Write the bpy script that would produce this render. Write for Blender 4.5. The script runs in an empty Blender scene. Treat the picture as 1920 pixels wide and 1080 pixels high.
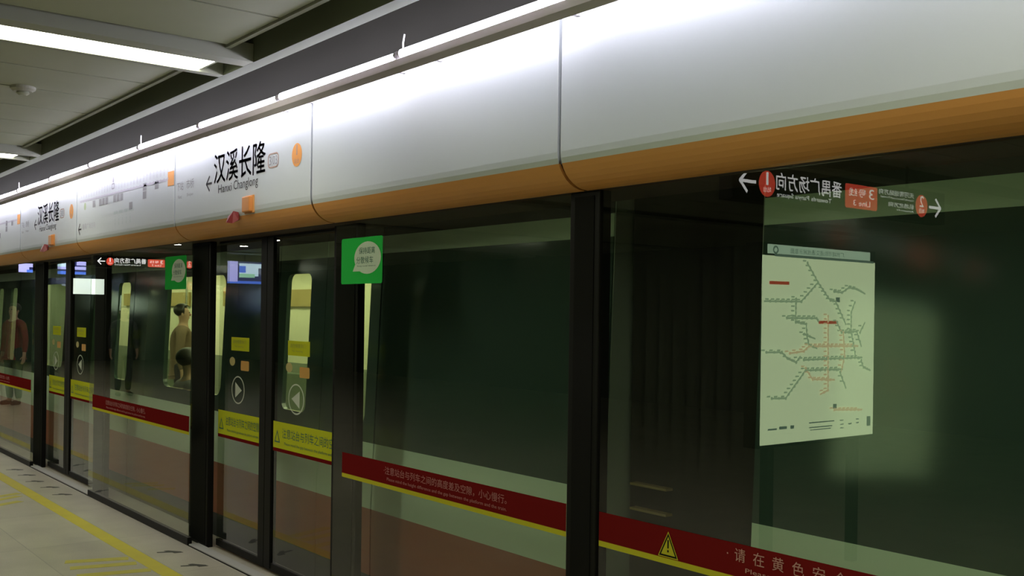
import bpy, bmesh, math, random
from mathutils import Vector, Matrix

sc = bpy.context.scene
COL = sc.collection
random.seed(7)

# ------------------------------------------------------------------ camera, world, exposure
CAM_H = 1.65
yaw = math.atan(1517.0 / 1920.0)
roll = 0.014
fwd = Vector((-math.cos(yaw), math.sin(yaw), 0))
rgt = Vector((fwd.y, -fwd.x, 0))
upv = Vector((0, 0, 1))
r2 = rgt * math.cos(roll) + upv * math.sin(roll)
u2 = -rgt * math.sin(roll) + upv * math.cos(roll)
cd = bpy.data.cameras.new('camera')
cd.sensor_width = 36.0
cd.lens = 36.0
cd.shift_y = 51.0 / 1920.0
cd.clip_start = 0.05
cam = bpy.data.objects.new('camera', cd)
COL.objects.link(cam)
M = Matrix((r2, u2, -fwd)).transposed().to_4x4()
M.translation = Vector((0, 0, CAM_H))
cam.matrix_world = M
sc.camera = cam

w = bpy.data.worlds.new('world')
sc.world = w
w.use_nodes = True
w.node_tree.nodes['Background'].inputs['Color'].default_value = (0.02, 0.022, 0.018, 1)
w.node_tree.nodes['Background'].inputs['Strength'].default_value = 0.3
sc.view_settings.view_transform = 'Standard'
sc.view_settings.look = 'None'
sc.view_settings.gamma = 1
sc.view_settings.use_curve_mapping = False
sc.view_settings.exposure = 0.0
sc.cycles.max_bounces = 10
sc.cycles.glossy_bounces = 6
sc.cycles.transmission_bounces = 6
sc.cycles.transparent_max_bounces = 24
sc.cycles.caustics_reflective = False

STRIP_POWER = 11.0       # ceiling diffusers
TUBE_POWER = 26.0       # fluorescent tubes over the fascia
TRAIN_POWER = 7.0       # lamps inside the carriages
STRIP_COL = (1.0, 0.98, 0.80)
TUBE_COL = (0.86, 0.83, 1.0)

# ------------------------------------------------------------------ materials
def mat(name, color, rough=0.6, metal=0.0, spec=0.5, emit=None, power=0.0, noise=0.0, nscale=20.0, coat=0.0):
    m = bpy.data.materials.new(name)
    m.use_nodes = True
    nt = m.node_tree
    b = nt.nodes['Principled BSDF']
    b.inputs['Base Color'].default_value = (*color, 1)
    b.inputs['Roughness'].default_value = rough
    b.inputs['Metallic'].default_value = metal
    b.inputs['Specular IOR Level'].default_value = spec
    if coat:
        b.inputs['Coat Weight'].default_value = coat
        b.inputs['Coat Roughness'].default_value = 0.1
    if emit:
        b.inputs['Emission Color'].default_value = (*emit, 1)
        b.inputs['Emission Strength'].default_value = power
    if noise:
        tc = nt.nodes.new('ShaderNodeTexCoord')
        n = nt.nodes.new('ShaderNodeTexNoise')
        n.inputs['Scale'].default_value = nscale
        n.inputs['Detail'].default_value = 6
        mx = nt.nodes.new('ShaderNodeMix')
        mx.data_type = 'RGBA'
        mx.inputs[6].default_value = (*[c * (1 - noise) for c in color], 1)
        mx.inputs[7].default_value = (*[min(1, c * (1 + noise)) for c in color], 1)
        nt.links.new(tc.outputs['Object'], n.inputs['Vector'])
        nt.links.new(n.outputs['Fac'], mx.inputs[0])
        nt.links.new(mx.outputs[2], b.inputs['Base Color'])
    return m

def glass(name, tint, f0=0.04, rough=0.0):
    """A clear pane: tinted see-through, with a Schlick mirror reflection."""
    m = bpy.data.materials.new(name)
    m.use_nodes = True
    nt = m.node_tree
    nt.nodes.clear()
    out = nt.nodes.new('ShaderNodeOutputMaterial')
    mix = nt.nodes.new('ShaderNodeMixShader')
    tr = nt.nodes.new('ShaderNodeBsdfTransparent')
    tr.inputs['Color'].default_value = (*tint, 1)
    gl = nt.nodes.new('ShaderNodeBsdfGlossy')
    gl.inputs['Roughness'].default_value = rough
    gl.inputs['Color'].default_value = (1, 1, 1, 1)
    geo = nt.nodes.new('ShaderNodeNewGeometry')
    dot = nt.nodes.new('ShaderNodeVectorMath'); dot.operation = 'DOT_PRODUCT'
    ab = nt.nodes.new('ShaderNodeMath'); ab.operation = 'ABSOLUTE'
    om = nt.nodes.new('ShaderNodeMath'); om.operation = 'SUBTRACT'; om.inputs[0].default_value = 1.0
    pw = nt.nodes.new('ShaderNodeMath'); pw.operation = 'POWER'; pw.inputs[1].default_value = 5.0
    ma = nt.nodes.new('ShaderNodeMath'); ma.operation = 'MULTIPLY_ADD'
    ma.inputs[1].default_value = 1 - f0; ma.inputs[2].default_value = f0
    L = nt.links
    L.new(geo.outputs['Incoming'], dot.inputs[0]); L.new(geo.outputs['Normal'], dot.inputs[1])
    L.new(dot.outputs['Value'], ab.inputs[0]); L.new(ab.outputs[0], om.inputs[1])
    L.new(om.outputs[0], pw.inputs[0]); L.new(pw.outputs[0], ma.inputs[0])
    ff = nt.nodes.new('ShaderNodeMath'); ff.operation = 'SUBTRACT'; ff.inputs[0].default_value = 1.0   # mirror only on the outer faces
    mf = nt.nodes.new('ShaderNodeMath'); mf.operation = 'MULTIPLY'
    L.new(geo.outputs['Backfacing'], ff.inputs[1]); L.new(ma.outputs[0], mf.inputs[0]); L.new(ff.outputs[0], mf.inputs[1])
    L.new(mf.outputs[0], mix.inputs[0]); L.new(tr.outputs[0], mix.inputs[1]); L.new(gl.outputs[0], mix.inputs[2])
    L.new(mix.outputs[0], out.inputs['Surface'])
    return m

def floor_mat():
    m = mat('granite_floor', (0.42, 0.40, 0.31), rough=0.35, spec=0.4)
    nt = m.node_tree; b = nt.nodes['Principled BSDF']
    tc = nt.nodes.new('ShaderNodeTexCoord')
    mp = nt.nodes.new('ShaderNodeMapping')
    mp.inputs['Location'].default_value = (0.35, 0.035, 0)
    br = nt.nodes.new('ShaderNodeTexBrick')
    br.offset = 0.0
    br.inputs['Scale'].default_value = 1.0
    br.inputs['Brick Width'].default_value = 1.2
    br.inputs['Row Height'].default_value = 0.6
    br.inputs['Mortar Size'].default_value = 0.004
    br.inputs['Color1'].default_value = (0.52, 0.49, 0.37, 1)
    br.inputs['Color2'].default_value = (0.475, 0.445, 0.335, 1)
    br.inputs['Mortar'].default_value = (0.37, 0.35, 0.265, 1)
    n = nt.nodes.new('ShaderNodeTexNoise'); n.inputs['Scale'].default_value = 3.0; n.inputs['Detail'].default_value = 8
    n2 = nt.nodes.new('ShaderNodeTexNoise'); n2.inputs['Scale'].default_value = 160.0
    ad = nt.nodes.new('ShaderNodeMath'); ad.operation = 'ADD'
    mr = nt.nodes.new('ShaderNodeMapRange')
    mr.inputs[1].default_value = 0.6; mr.inputs[2].default_value = 1.4; mr.inputs[3].default_value = 0.80; mr.inputs[4].default_value = 1.18
    mx = nt.nodes.new('ShaderNodeMix'); mx.data_type = 'RGBA'; mx.blend_type = 'MULTIPLY'; mx.inputs[0].default_value = 1
    L = nt.links
    L.new(tc.outputs['Object'], mp.inputs[0]); L.new(mp.outputs[0], br.inputs['Vector'])
    L.new(tc.outputs['Object'], n.inputs['Vector']); L.new(tc.outputs['Object'], n2.inputs['Vector'])
    L.new(n.outputs['Fac'], ad.inputs[0]); L.new(n2.outputs['Fac'], ad.inputs[1]); L.new(ad.outputs[0], mr.inputs[0])
    L.new(br.outputs['Color'], mx.inputs[6]); L.new(mr.outputs[0], mx.inputs[7]); L.new(mx.outputs[2], b.inputs['Base Color'])
    return m

FLOOR = floor_mat()
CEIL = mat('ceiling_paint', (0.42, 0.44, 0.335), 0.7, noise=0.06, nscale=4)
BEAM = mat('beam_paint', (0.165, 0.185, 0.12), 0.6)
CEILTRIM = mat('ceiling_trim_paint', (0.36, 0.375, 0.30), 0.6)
DARKVOID = mat('dark_plenum', (0.05, 0.052, 0.045), 0.9)
SOFFIT = mat('grey_wall_paint', (0.048, 0.046, 0.036), 0.8, noise=0.08, nscale=3)
WALL = mat('far_wall_panel', (0.05, 0.052, 0.045), 0.7, noise=0.1, nscale=2)
DIFF = mat('light_diffuser', (0.9, 0.9, 0.85), 0.5, emit=STRIP_COL, power=STRIP_POWER)
TUBE = mat('fluorescent_tube', (0.9, 0.9, 0.95), 0.4, emit=TUBE_COL, power=TUBE_POWER)
DOWN = mat('downlight_lens', (0.9, 0.9, 0.85), 0.5, emit=(1, 0.98, 0.9), power=40)
def frosted(name, color, through):
    """painted acrylic: diffuse in front, a little of the lamp's light comes through from behind."""
    m = bpy.data.materials.new(name); m.use_nodes = True; nt = m.node_tree; nt.nodes.clear()
    out = nt.nodes.new('ShaderNodeOutputMaterial'); ad = nt.nodes.new('ShaderNodeAddShader')
    df = nt.nodes.new('ShaderNodeBsdfDiffuse'); df.inputs['Color'].default_value = (*color, 1)
    tl = nt.nodes.new('ShaderNodeBsdfTranslucent'); tl.inputs['Color'].default_value = (*[through * c for c in (1, .92, .95)], 1)
    nt.links.new(df.outputs[0], ad.inputs[0]); nt.links.new(tl.outputs[0], ad.inputs[1]); nt.links.new(ad.outputs[0], out.inputs['Surface'])
    return m
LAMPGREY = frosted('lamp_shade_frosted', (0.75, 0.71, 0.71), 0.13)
LAMPDARK = frosted('lamp_lip_shaded', (0.44, 0.41, 0.41), 0.045)  # darker copy of the material above: underside shading put into the colour
LAMPCAP = mat('lamp_cap_grey', (0.6, 0.56, 0.56), 0.5)
WIRE = mat('white_wire', (0.8, 0.8, 0.8), 0.5)
FASCIA = mat('fascia_white_enamel', (0.58, 0.625, 0.625), 0.36, spec=0.4)
ORANGE = mat('fascia_orange_enamel', (0.66, 0.30, 0.08), 0.42, spec=0.3)
JOINT = mat('joint_brown', (0.045, 0.022, 0.018), 0.7)
BLACK = mat('black_metal', (0.0065, 0.0062, 0.0046), 0.5, spec=0.15)
BLACKM = mat('black_matt', (0.0055, 0.0053, 0.004), 0.7, spec=0.1)
PRINT = mat('print_charcoal', (0.045, 0.045, 0.05), 0.6)
PRINTG = mat('print_grey', (0.30, 0.30, 0.31), 0.6)
PRINTL = mat('print_pale_lilac', (0.50, 0.49, 0.54), 0.6)
PRINTT = mat('print_pale_teal', (0.46, 0.55, 0.52), 0.6)
SIGNOR = mat('print_orange', (0.80, 0.34, 0.07), 0.5)
LAMPOR = mat('amber_lens', (0.72, 0.27, 0.06), 0.3)
LAMPRED = mat('dark_red_lens', (0.25, 0.03, 0.03), 0.3)
REDLINE = mat('print_brown_red', (0.42, 0.27, 0.20), 0.5)
STEEL = mat('brushed_steel', (0.52, 0.52, 0.46), 0.45, metal=0.1)
PSDGLASS = glass('platform_glass', (0.90, 0.935, 0.885), 0.085)
DOORGLASS = glass('door_glass', (0.90, 0.93, 0.875), 0.085)
TRAINGLASS = glass('carriage_glass', (0.86, 0.92, 0.78), 0.03)
REDBAND = mat('red_vinyl', (0.15, 0.010, 0.009), 0.8, spec=0.0)
YELBAND = mat('yellow_vinyl', (0.50, 0.47, 0.03), 0.7, spec=0.0)
YELSTICK = mat('yellow_sticker', (0.54, 0.57, 0.03), 0.7, spec=0.0)
ORSTICK = mat('orange_sticker', (0.62, 0.33, 0.07), 0.5)
CREAMSTICK = mat('cream_sticker', (0.50, 0.42, 0.16), 0.5)
GREENSTICK = mat('green_sticker', (0.03, 0.44, 0.07), 0.7, spec=0.0)
BUBBLE = mat('pale_green_print', (0.50, 0.62, 0.45), 0.5)
WHITESTICK = mat('white_print', (0.55, 0.60, 0.50), 0.5)
ROSE = mat('faded_white_print', (0.42, 0.16, 0.14), 0.5)
DKGREEN = mat('dark_green_print', (0.03, 0.13, 0.08), 0.5)
FLOORYEL = mat('floor_yellow', (0.62, 0.53, 0.03), 0.5, noise=0.12, nscale=6)
FLOORYEL2 = mat('floor_yellow_worn', (0.58, 0.52, 0.06), 0.55, noise=0.15, nscale=15)
FLOORBLK = mat('floor_sticker_dark', (0.05, 0.05, 0.03), 0.6)
TRAINWHITE = mat('carriage_white', (0.60, 0.76, 0.60), 0.4, coat=0.1)
TRAINRED = mat('carriage_red_brown', (0.34, 0.095, 0.045), 0.45)
TRAINBLACK = mat('carriage_black_band', (0.050, 0.085, 0.070), 0.10, spec=0.36)
TRAINROOF = mat('carriage_roof', (0.05, 0.05, 0.05), 0.6)
BELLOWS = mat('gangway_bellows', (0.035, 0.034, 0.028), 0.8)
CAREND = mat('carriage_end_grey', (0.34, 0.40, 0.34), 0.5)
INWALL = mat('carriage_inner_cream', (0.80, 0.78, 0.58), 0.6)
INGREY = mat('carriage_inner_greygreen', (0.24, 0.27, 0.20), 0.6)
INFLOOR = mat('carriage_floor', (0.16, 0.15, 0.12), 0.6)
INLAMP = mat('carriage_lamp', (0.9, 0.9, 0.8), 0.5, emit=(1, 0.98, 0.72), power=TRAIN_POWER)
INAD = mat('carriage_advert_tan', (0.42, 0.32, 0.12), 0.6)
INADR = mat('carriage_advert_red', (0.60, 0.12, 0.08), 0.6)
SEATM = mat('carriage_seat', (0.15, 0.19, 0.13), 0.5)
POLEM = mat('handrail_steel', (0.6, 0.6, 0.5), 0.25, metal=0.8)
EMW = mat('sign_white_lit', (0.9, 0.9, 0.9), 0.5, emit=(1, 1, 0.97), power=3.3)
EMW2 = mat('sign_white_lit_soft', (0.9, 0.9, 0.9), 0.5, emit=(0.95, 1, 0.92), power=3.3)
EMR = mat('sign_red_lit', (0.8, 0.1, 0.05), 0.5, emit=(1, 0.10, 0.055), power=2.3)
MAPFACE = mat('map_face_lit', (0.7, 0.8, 0.6), 0.6, emit=(0.80, 1.0, 0.56), power=3.6)
MAPHEAD = mat('map_header_lit', (0.7, 0.8, 0.65), 0.6, emit=(0.62, 0.9, 0.60), power=2.6)
MAPL = [mat('map_line_green', (0.10, 0.16, 0.09), 0.6, emit=(0.46, 0.66, 0.36), power=2.9),
        mat('map_line_orange', (0.3, 0.16, 0.06), 0.6, emit=(0.85, 0.75, 0.38), power=3.1),
        mat('map_line_dark', (0.05, 0.07, 0.05), 0.6, emit=(0.18, 0.30, 0.20), power=2.2),
        mat('map_line_red', (0.5, 0.05, 0.03), 0.6, emit=(0.9, 0.12, 0.05), power=1.8)]
SCRB = mat('screen_blue', (0.1, 0.2, 0.6), 0.4, emit=(0.10, 0.24, 1.0), power=2.6)
SCRL = mat('screen_lilac', (0.5, 0.5, 0.7), 0.4, emit=(0.50, 0.50, 1.0), power=3.2)
SCRW = mat('screen_pale', (0.7, 0.8, 0.9), 0.4, emit=(0.62, 0.86, 1.0), power=3.2)
SCRG = mat('screen_green', (0.5, 0.7, 0.6), 0.4, emit=(0.45, 0.95, 0.60), power=2.4)
SCRN = mat('screen_navy', (0.05, 0.06, 0.2), 0.4, emit=(0.10, 0.12, 0.45), power=0.8)
ADLIT = mat('advert_box_lit', (0.8, 0.85, 0.8), 0.5, emit=(0.85, 1.0, 0.85), power=2.6)
SKIN = mat('skin', (0.50, 0.31, 0.22), 0.55)
HAIR = mat('black_hair', (0.02, 0.017, 0.015), 0.5)
EYE = mat('dark_eye', (0.02, 0.015, 0.012), 0.3)
LIP = mat('lip', (0.42, 0.17, 0.14), 0.5)
CLOTHBROWN = mat('brown_cloth', (0.22, 0.15, 0.10), 0.8)
CLOTHDARK = mat('dark_cloth', (0.03, 0.03, 0.035), 0.8)
CLOTHRED = mat('red_cloth', (0.22, 0.025, 0.025), 0.8)
CLOTHGREY = mat('grey_cloth', (0.12, 0.12, 0.13), 0.8)
DETW = mat('detector_white', (0.45, 0.45, 0.38), 0.5)

# ------------------------------------------------------------------ mesh helpers
def new(): return bmesh.new()

def box(bm, x0, x1, y0, y1, z0, z1, bev=0.0, mi=0):
    t = bmesh.new()
    bmesh.ops.create_cube(t, size=1.0)
    for v in t.verts:
        v.co = Vector(((x0 + x1) / 2 + v.co.x * (x1 - x0), (y0 + y1) / 2 + v.co.y * (y1 - y0), (z0 + z1) / 2 + v.co.z * (z1 - z0)))
    if bev:
        bmesh.ops.bevel(t, geom=t.edges[:], offset=bev, segments=2, affect='EDGES', profile=0.5)
    for f in t.faces: f.material_index = mi
    merge(bm, t)

def merge(bm, t):
    me = bpy.data.meshes.new('tmp'); t.to_mesh(me); t.free()
    bm.from_mesh(me); bpy.data.meshes.remove(me)

def tube(bm, pts, r, n=10, closed=False, radii=None):
    pts = [Vector(p) for p in pts]
    rings = []
    for i, p in enumerate(pts):
        if closed: d = pts[(i + 1) % len(pts)] - pts[i - 1]
        elif i == 0: d = pts[1] - pts[0]
        elif i == len(pts) - 1: d = pts[-1] - pts[-2]
        else: d = pts[i + 1] - pts[i - 1]
        d.normalize()
        a = d.orthogonal() if i == 0 else (rings_a - d * rings_a.dot(d))
        a.normalize(); rings_a = a.copy()
        b = d.cross(a)
        rr = radii[i] if radii else r
        rings.append([bm.verts.new(p + (a * math.cos(2 * math.pi * k / n) + b * math.sin(2 * math.pi * k / n)) * rr) for k in range(n)])
    m = len(rings)
    for i in range(m if closed else m - 1):
        A, B = rings[i], rings[(i + 1) % m]
        for k in range(n):
            bm.faces.new((A[k], A[(k + 1) % n], B[(k + 1) % n], B[k]))
    if not closed:
        bm.faces.new(rings[0][::-1]); bm.faces.new(rings[-1])

def ball(bm, c, r, sx=1, sy=1, sz=1, seg=14):
    t = bmesh.new()
    bmesh.ops.create_uvsphere(t, u_segments=seg, v_segments=max(6, seg // 2 + 1), radius=r)
    for v in t.verts: v.co = Vector((c[0] + v.co.x * sx, c[1] + v.co.y * sy, c[2] + v.co.z * sz))
    merge(bm, t)

def extr(bm, profile, x0, x1, mi=0, seg_mats=None, cap=True):
    """profile: list of (y,z) open or closed polyline; extruded along X."""
    n = len(profile)
    A = [bm.verts.new((x0, y, z)) for y, z in profile]
    B = [bm.verts.new((x1, y, z)) for y, z in profile]
    for i in range(n):
        j = (i + 1) % n
        f = bm.faces.new((A[i], A[j], B[j], B[i]))
        f.material_index = seg_mats[i] if seg_mats else mi
    if cap:
        bm.faces.new(A[::-1]); bm.faces.new(B)

# flat prints: frames map (u right, v up, d out of the surface) to the world
def front(y0):  return lambda u, v, d=0.0: Vector((u, y0 - d, v))         # faces the platform (-Y)
def across(x0): return lambda u, v, d=0.0: Vector((x0 + d, u, v))         # faces +X
def ground(z0): return lambda u, v, d=0.0: Vector((u, v, z0 + d))         # faces up

def poly(bm, pts, fr, d=0.0, mi=0):
    f = bm.faces.new([bm.verts.new(fr(u, v, d)) for u, v in pts]); f.material_index = mi
    return f
def rect(bm, fr, u0, u1, v0, v1, d=0.0, mi=0): poly(bm, [(u0, v0), (u1, v0), (u1, v1), (u0, v1)], fr, d, mi)
def rrect_pts(u0, u1, v0, v1, r, n=5):
    P = []
    for cx, cy, a0 in ((u1 - r, v0 + r, -90), (u1 - r, v1 - r, 0), (u0 + r, v1 - r, 90), (u0 + r, v0 + r, 180)):
        for k in range(n + 1):
            a = math.radians(a0 + 90 * k / n); P.append((cx + r * math.cos(a), cy + r * math.sin(a)))
    return P
def ell_pts(cu, cv, ru, rv, n=32): return [(cu + ru * math.cos(2 * math.pi * k / n), cv + rv * math.sin(2 * math.pi * k / n)) for k in range(n)]
def ring(bm, fr, outer, inner, d=0.0, mi=0):
    O = [bm.verts.new(fr(u, v, d)) for u, v in outer]; I = [bm.verts.new(fr(u, v, d)) for u, v in inner]
    n = len(O)
    for k in range(n):
        f = bm.faces.new((O[k], O[(k + 1) % n], I[(k + 1) % n], I[k])); f.material_index = mi
def stroke(bm, fr, pts, wd, d=0.0, mi=0):
    for (a, b) in zip(pts[:-1], pts[1:]):
        dx, dy = b[0] - a[0], b[1] - a[1]; L = math.hypot(dx, dy) or 1e-6
        nx, ny = -dy / L * wd / 2, dx / L * wd / 2
        ex, ey = dx / L * wd * 0.3, dy / L * wd * 0.3
        poly(bm, [(a[0] - nx - ex, a[1] - ny - ey), (b[0] - nx + ex, b[1] - ny + ey), (b[0] + nx + ex, b[1] + ny + ey), (a[0] + nx - ex, a[1] + ny - ey)], fr, d, mi)
def slab(bm, pts, fr, d0, d1, mi=0):
    A = [bm.verts.new(fr(u, v, d0)) for u, v in pts]; B = [bm.verts.new(fr(u, v, d1)) for u, v in pts]
    n = len(pts)
    for f in ([bm.faces.new(B), bm.faces.new(A[::-1])] + [bm.faces.new((A[k], A[(k + 1) % n], B[(k + 1) % n], B[k])) for k in range(n)]):
        f.material_index = mi

_tc = {}
def glyphs(s, leading=1.0):
    key = (s, leading)
    if key not in _tc:
        c = bpy.data.curves.new('lettering', 'FONT')
        c.body = s; c.size = 1.0; c.resolution_u = 2; c.space_line = leading
        if '\n' in s: c.align_x = 'CENTER'
        o = bpy.data.objects.new('lettering', c); COL.objects.link(o)
        dg = bpy.context.evaluated_depsgraph_get(); dg.update()
        me = bpy.data.meshes.new_from_object(o.evaluated_get(dg))
        V = [(v.co.x, v.co.y) for v in me.vertices]; Fc = [tuple(p.vertices) for p in me.polygons]
        bpy.data.objects.remove(o); bpy.data.curves.remove(c); bpy.data.meshes.remove(me)
        _tc[key] = (V, Fc)
    return _tc[key]
def text(bm, s, fr, u0, u1, v0, v1, d=0.0, mi=0, leading=1.0, bold=0.0):
    if bold:                                    # heavier strokes: the same glyphs printed with small offsets
        k = bold * (v1 - v0)
        for ox, oy in ((-k, 0), (k, 0), (0, k), (0, -k)): text(bm, s, fr, u0 + ox, u1 + ox, v0 + oy, v1 + oy, d, mi, leading)
        return
    V, Fc = glyphs(s, leading)
    if not V: return
    xs = [p[0] for p in V]; ys = [p[1] for p in V]
    ax, bx, ay, by = min(xs), max(xs), min(ys), max(ys)
    vs = [bm.verts.new(fr(u0 + (x - ax) / max(1e-6, bx - ax) * (u1 - u0), v0 + (y - ay) / max(1e-6, by - ay) * (v1 - v0), d)) for x, y in V]
    for f in Fc:
        try: bm.faces.new([vs[i] for i in f]).material_index = mi
        except ValueError: pass

ORIG = {}
def thing(name, loc, label, cat, group=None):
    o = bpy.data.objects.new(name, None)
    o.empty_display_size = 0.1
    COL.objects.link(o); o.location = loc
    ORIG[o.name] = Vector(loc)
    tag(o, label, cat, group)
    return o
def tag(o, label, cat, group=None):
    o['label'] = label; o['category'] = cat
    if group: o['group'] = group
    return o
def obj(name, bm, mats, parent=None, base=None, smooth=False, recalc=False):
    """Link bm (built in world coordinates) as ONE mesh object; children keep their parent's origin."""
    root = parent
    while root is not None and root.parent is not None: root = root.parent
    org = ORIG[root.name] if root is not None else (Vector(base) if base else Vector((0, 0, 0)))
    if recalc: bmesh.ops.recalc_face_normals(bm, faces=bm.faces[:])
    if org.length: bmesh.ops.translate(bm, verts=bm.verts[:], vec=-org)
    me = bpy.data.meshes.new(name); bm.to_mesh(me); bm.free()
    for m in (mats if isinstance(mats, (list, tuple)) else [mats]): me.materials.append(m)
    if smooth:
        for p in me.polygons: p.use_smooth = True
    o = bpy.data.objects.new(name, me); COL.objects.link(o)
    if parent is not None: o.parent = parent
    else:
        o.location = org; ORIG[o.name] = org.copy()
    return o
def structure(o): o['kind'] = 'structure'; return o
def copy_tree(o, parent=None):
    c = o.copy(); COL.objects.link(c)
    if parent is not None: c.parent = parent
    for ch in list(o.children): copy_tree(ch, c)
    return c
def copy_thing(o, dx, label, group=None):
    c = copy_tree(o); c.location = o.location + Vector((dx, 0, 0)); c['label'] = label
    ORIG[c.name] = c.location.copy()
    if group: c['group'] = group
    return c

# ------------------------------------------------------------------ the setting
XL, XR = -34.0, 9.0
b = new(); box(b, XL, XR, -9, 2.975, -0.3, 0.0); structure(obj('floor', b, FLOOR))
b = new(); box(b, XL, XR, -9.2, -9, -0.3, 3.6); structure(obj('wall_far', b, WALL))
b = new(); box(b, XL - .2, XL, -9, 7, -1.5, 4.6); structure(obj('wall_left', b, WALL))
b = new(); box(b, XR, XR + .2, -9, 7, -1.5, 4.6); structure(obj('wall_right', b, WALL))
b = new(); box(b, XL, XR, 7, 7.2, -1.5, 4.6); structure(obj('wall_tunnel', b, WALL))
b = new(); box(b, XL, XR, 2.975, 7, -1.5, -1.3); structure(obj('trim_1', b, WALL))
b = new(); box(b, XL, XR, 2.80, 7, 4.4, 4.6); structure(obj('trim_2', b, WALL))
# grey wall above the screen doors, slab above the false ceiling
b = new(); box(b, XL, XR, 2.72, 2.95, 2.86, 4.4); structure(obj('wall_front', b, SOFFIT))
b = new(); box(b, XL, XR, -9, 2.72, 3.32, 3.45); structure(obj('trim_3', b, DARKVOID))
# false ceiling: tiles with open joints, between the lights
LIGHT0, LPER = -5.01, 4.035
CB, CT = 2.88, 2.935            # underside of beams and light housings, underside of tiles
b = new()
for k in range(-3, 7):
    xc = LIGHT0 - LPER * k
    x_hi = xc - 0.27; x_lo = xc - LPER + 0.27
    n = 6; wd = (x_hi - x_lo) / n
    if x_lo < XL or x_hi > XR: continue
    ys = [1.972, 0.60, -0.85, -2.45, -4.05, -5.65, -7.25, -9.0]
    for i in range(n):
        for ya, yb in zip(ys[1:], ys[:-1]):
            box(b, x_lo + i * wd + .009, x_lo + (i + 1) * wd - .009, ya + .007, yb - .007, CT, CT + .035)
structure(obj('ceiling', b, CEIL))
# upstand along the tiles' edge, and the long beam beside the fascia
b = new(); box(b, XL, XR, 1.972, 1.997, CT - .009, CT + .055); structure(obj('trim_4', b, CEILTRIM))
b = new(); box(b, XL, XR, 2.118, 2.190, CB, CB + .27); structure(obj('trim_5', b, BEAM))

# ceiling lights, spanning across the platform
def ceiling_light(xc, label, group):
    t = thing('ceiling_light', (xc, 0.5, CB), label, 'ceiling light', group)
    b = new()
    box(b, xc + .128, xc + .246, -1.32, 2.116, CB, CB + .09); box(b, xc - .182, xc - .128, -1.32, 2.116, CB, CB + .09)
    box(b, xc - .128, xc + .128, -1.32, -1.26, CB, CB + .09); box(b, xc - .128, xc + .128, -1.26, 2.116, CB + .09, CB + .11)
    box(b, xc - .128, xc + .128, 1.986, 2.004, CB + .014, CB + .09)
    obj('housing', b, CEILTRIM, t)
    b = new(); box(b, xc - .127, xc + .127, -1.258, 1.985, CB + .011, CB + .028)
    obj('diffuser', b, DIFF, t)
    return t
L0 = ceiling_light(LIGHT0, 'large bright ceiling light strip in a grey recess at upper left', None)
copy_thing(L0, -LPER, 'small end of a bright ceiling light strip at the far left edge')
for k in (-3, -2, -1, 2, 3, 4, 5, 6):
    copy_thing(L0, -LPER * k, 'bright ceiling light strip outside the view further along the platform', 'ceiling lights further along')
# round detector on a tile
dx_, dy_ = -6.43, 1.442
t = thing('smoke_detector', (dx_, dy_, CT), 'small round smoke detector on the ceiling tiles below the light', 'smoke detector')
b = new(); tube(b, [(dx_, dy_, CT), (dx_, dy_, CT - .015), (dx_, dy_, CT - .028)], 0.07, 24, radii=[.068, .068, .05]); obj('base', b, DETW, t)
b = new(); tube(b, [(dx_, dy_, CT - .028), (dx_, dy_, CT - .038), (dx_, dy_, CT - .05)], 0.05, 20, radii=[.032, .036, .02]); obj('sensor', b, CEIL, t)

# ------------------------------------------------------------------ fascia above the screen doors
FY, GY = 2.53, 2.69
def fascia_profile():
    P = [(2.60, 2.86), (FY + .012, 2.86), (FY, 2.845)]
    S = [0, 0]
    cy, cz, ry, rz = 2.67, 2.27, .14, .136
    zs_or = 2.226
    a0 = 0.0
    ang = [0, 10, math.degrees(math.asin((cz - zs_or) / rz)), 28, 38, 48, 58, 68, 78, 90]
    for k, a in enumerate(ang):
        a = math.radians(a); P.append((cy - ry * math.cos(a), cz - rz * math.sin(a)))
    return P
PROF = fascia_profile()
NWHITE = 6
def fascia_panel(x0, x1, label, group=None, cat='fascia panel'):
    g = 0.009
    t = thing('fascia_panel', ((x0 + x1) / 2, FY, 2.134), label, cat, group)
    pw = PROF[:NWHITE]; po = PROF[NWHITE - 1:]
    def shell(pts):
        b = new(); back = [(min(2.675, y + .02), z + (.012 if i > 2 else -.012)) for i, (y, z) in enumerate(pts)]
        ring_ = pts + [(max(y + .018, y), z) for y, z in reversed(pts)]
        extr(b, ring_, x0 + g, x1 - g)
        bmesh.ops.recalc_face_normals(b, faces=b.faces[:])
        return b
    obj('enamel_face', shell(pw[1:]), FASCIA, t)
    bo = new(); ring_ = po + [(y + .004, z + .016) for y, z in reversed(po)]
    extr(bo, ring_, x0 + g, x1 - g); bmesh.ops.recalc_face_normals(bo, faces=bo.faces[:])
    o = obj('orange_edge', bo, ORANGE, t); o['label'] = 'orange curved lower edge'
    return t
fr = front(FY - 0.0015)

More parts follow.
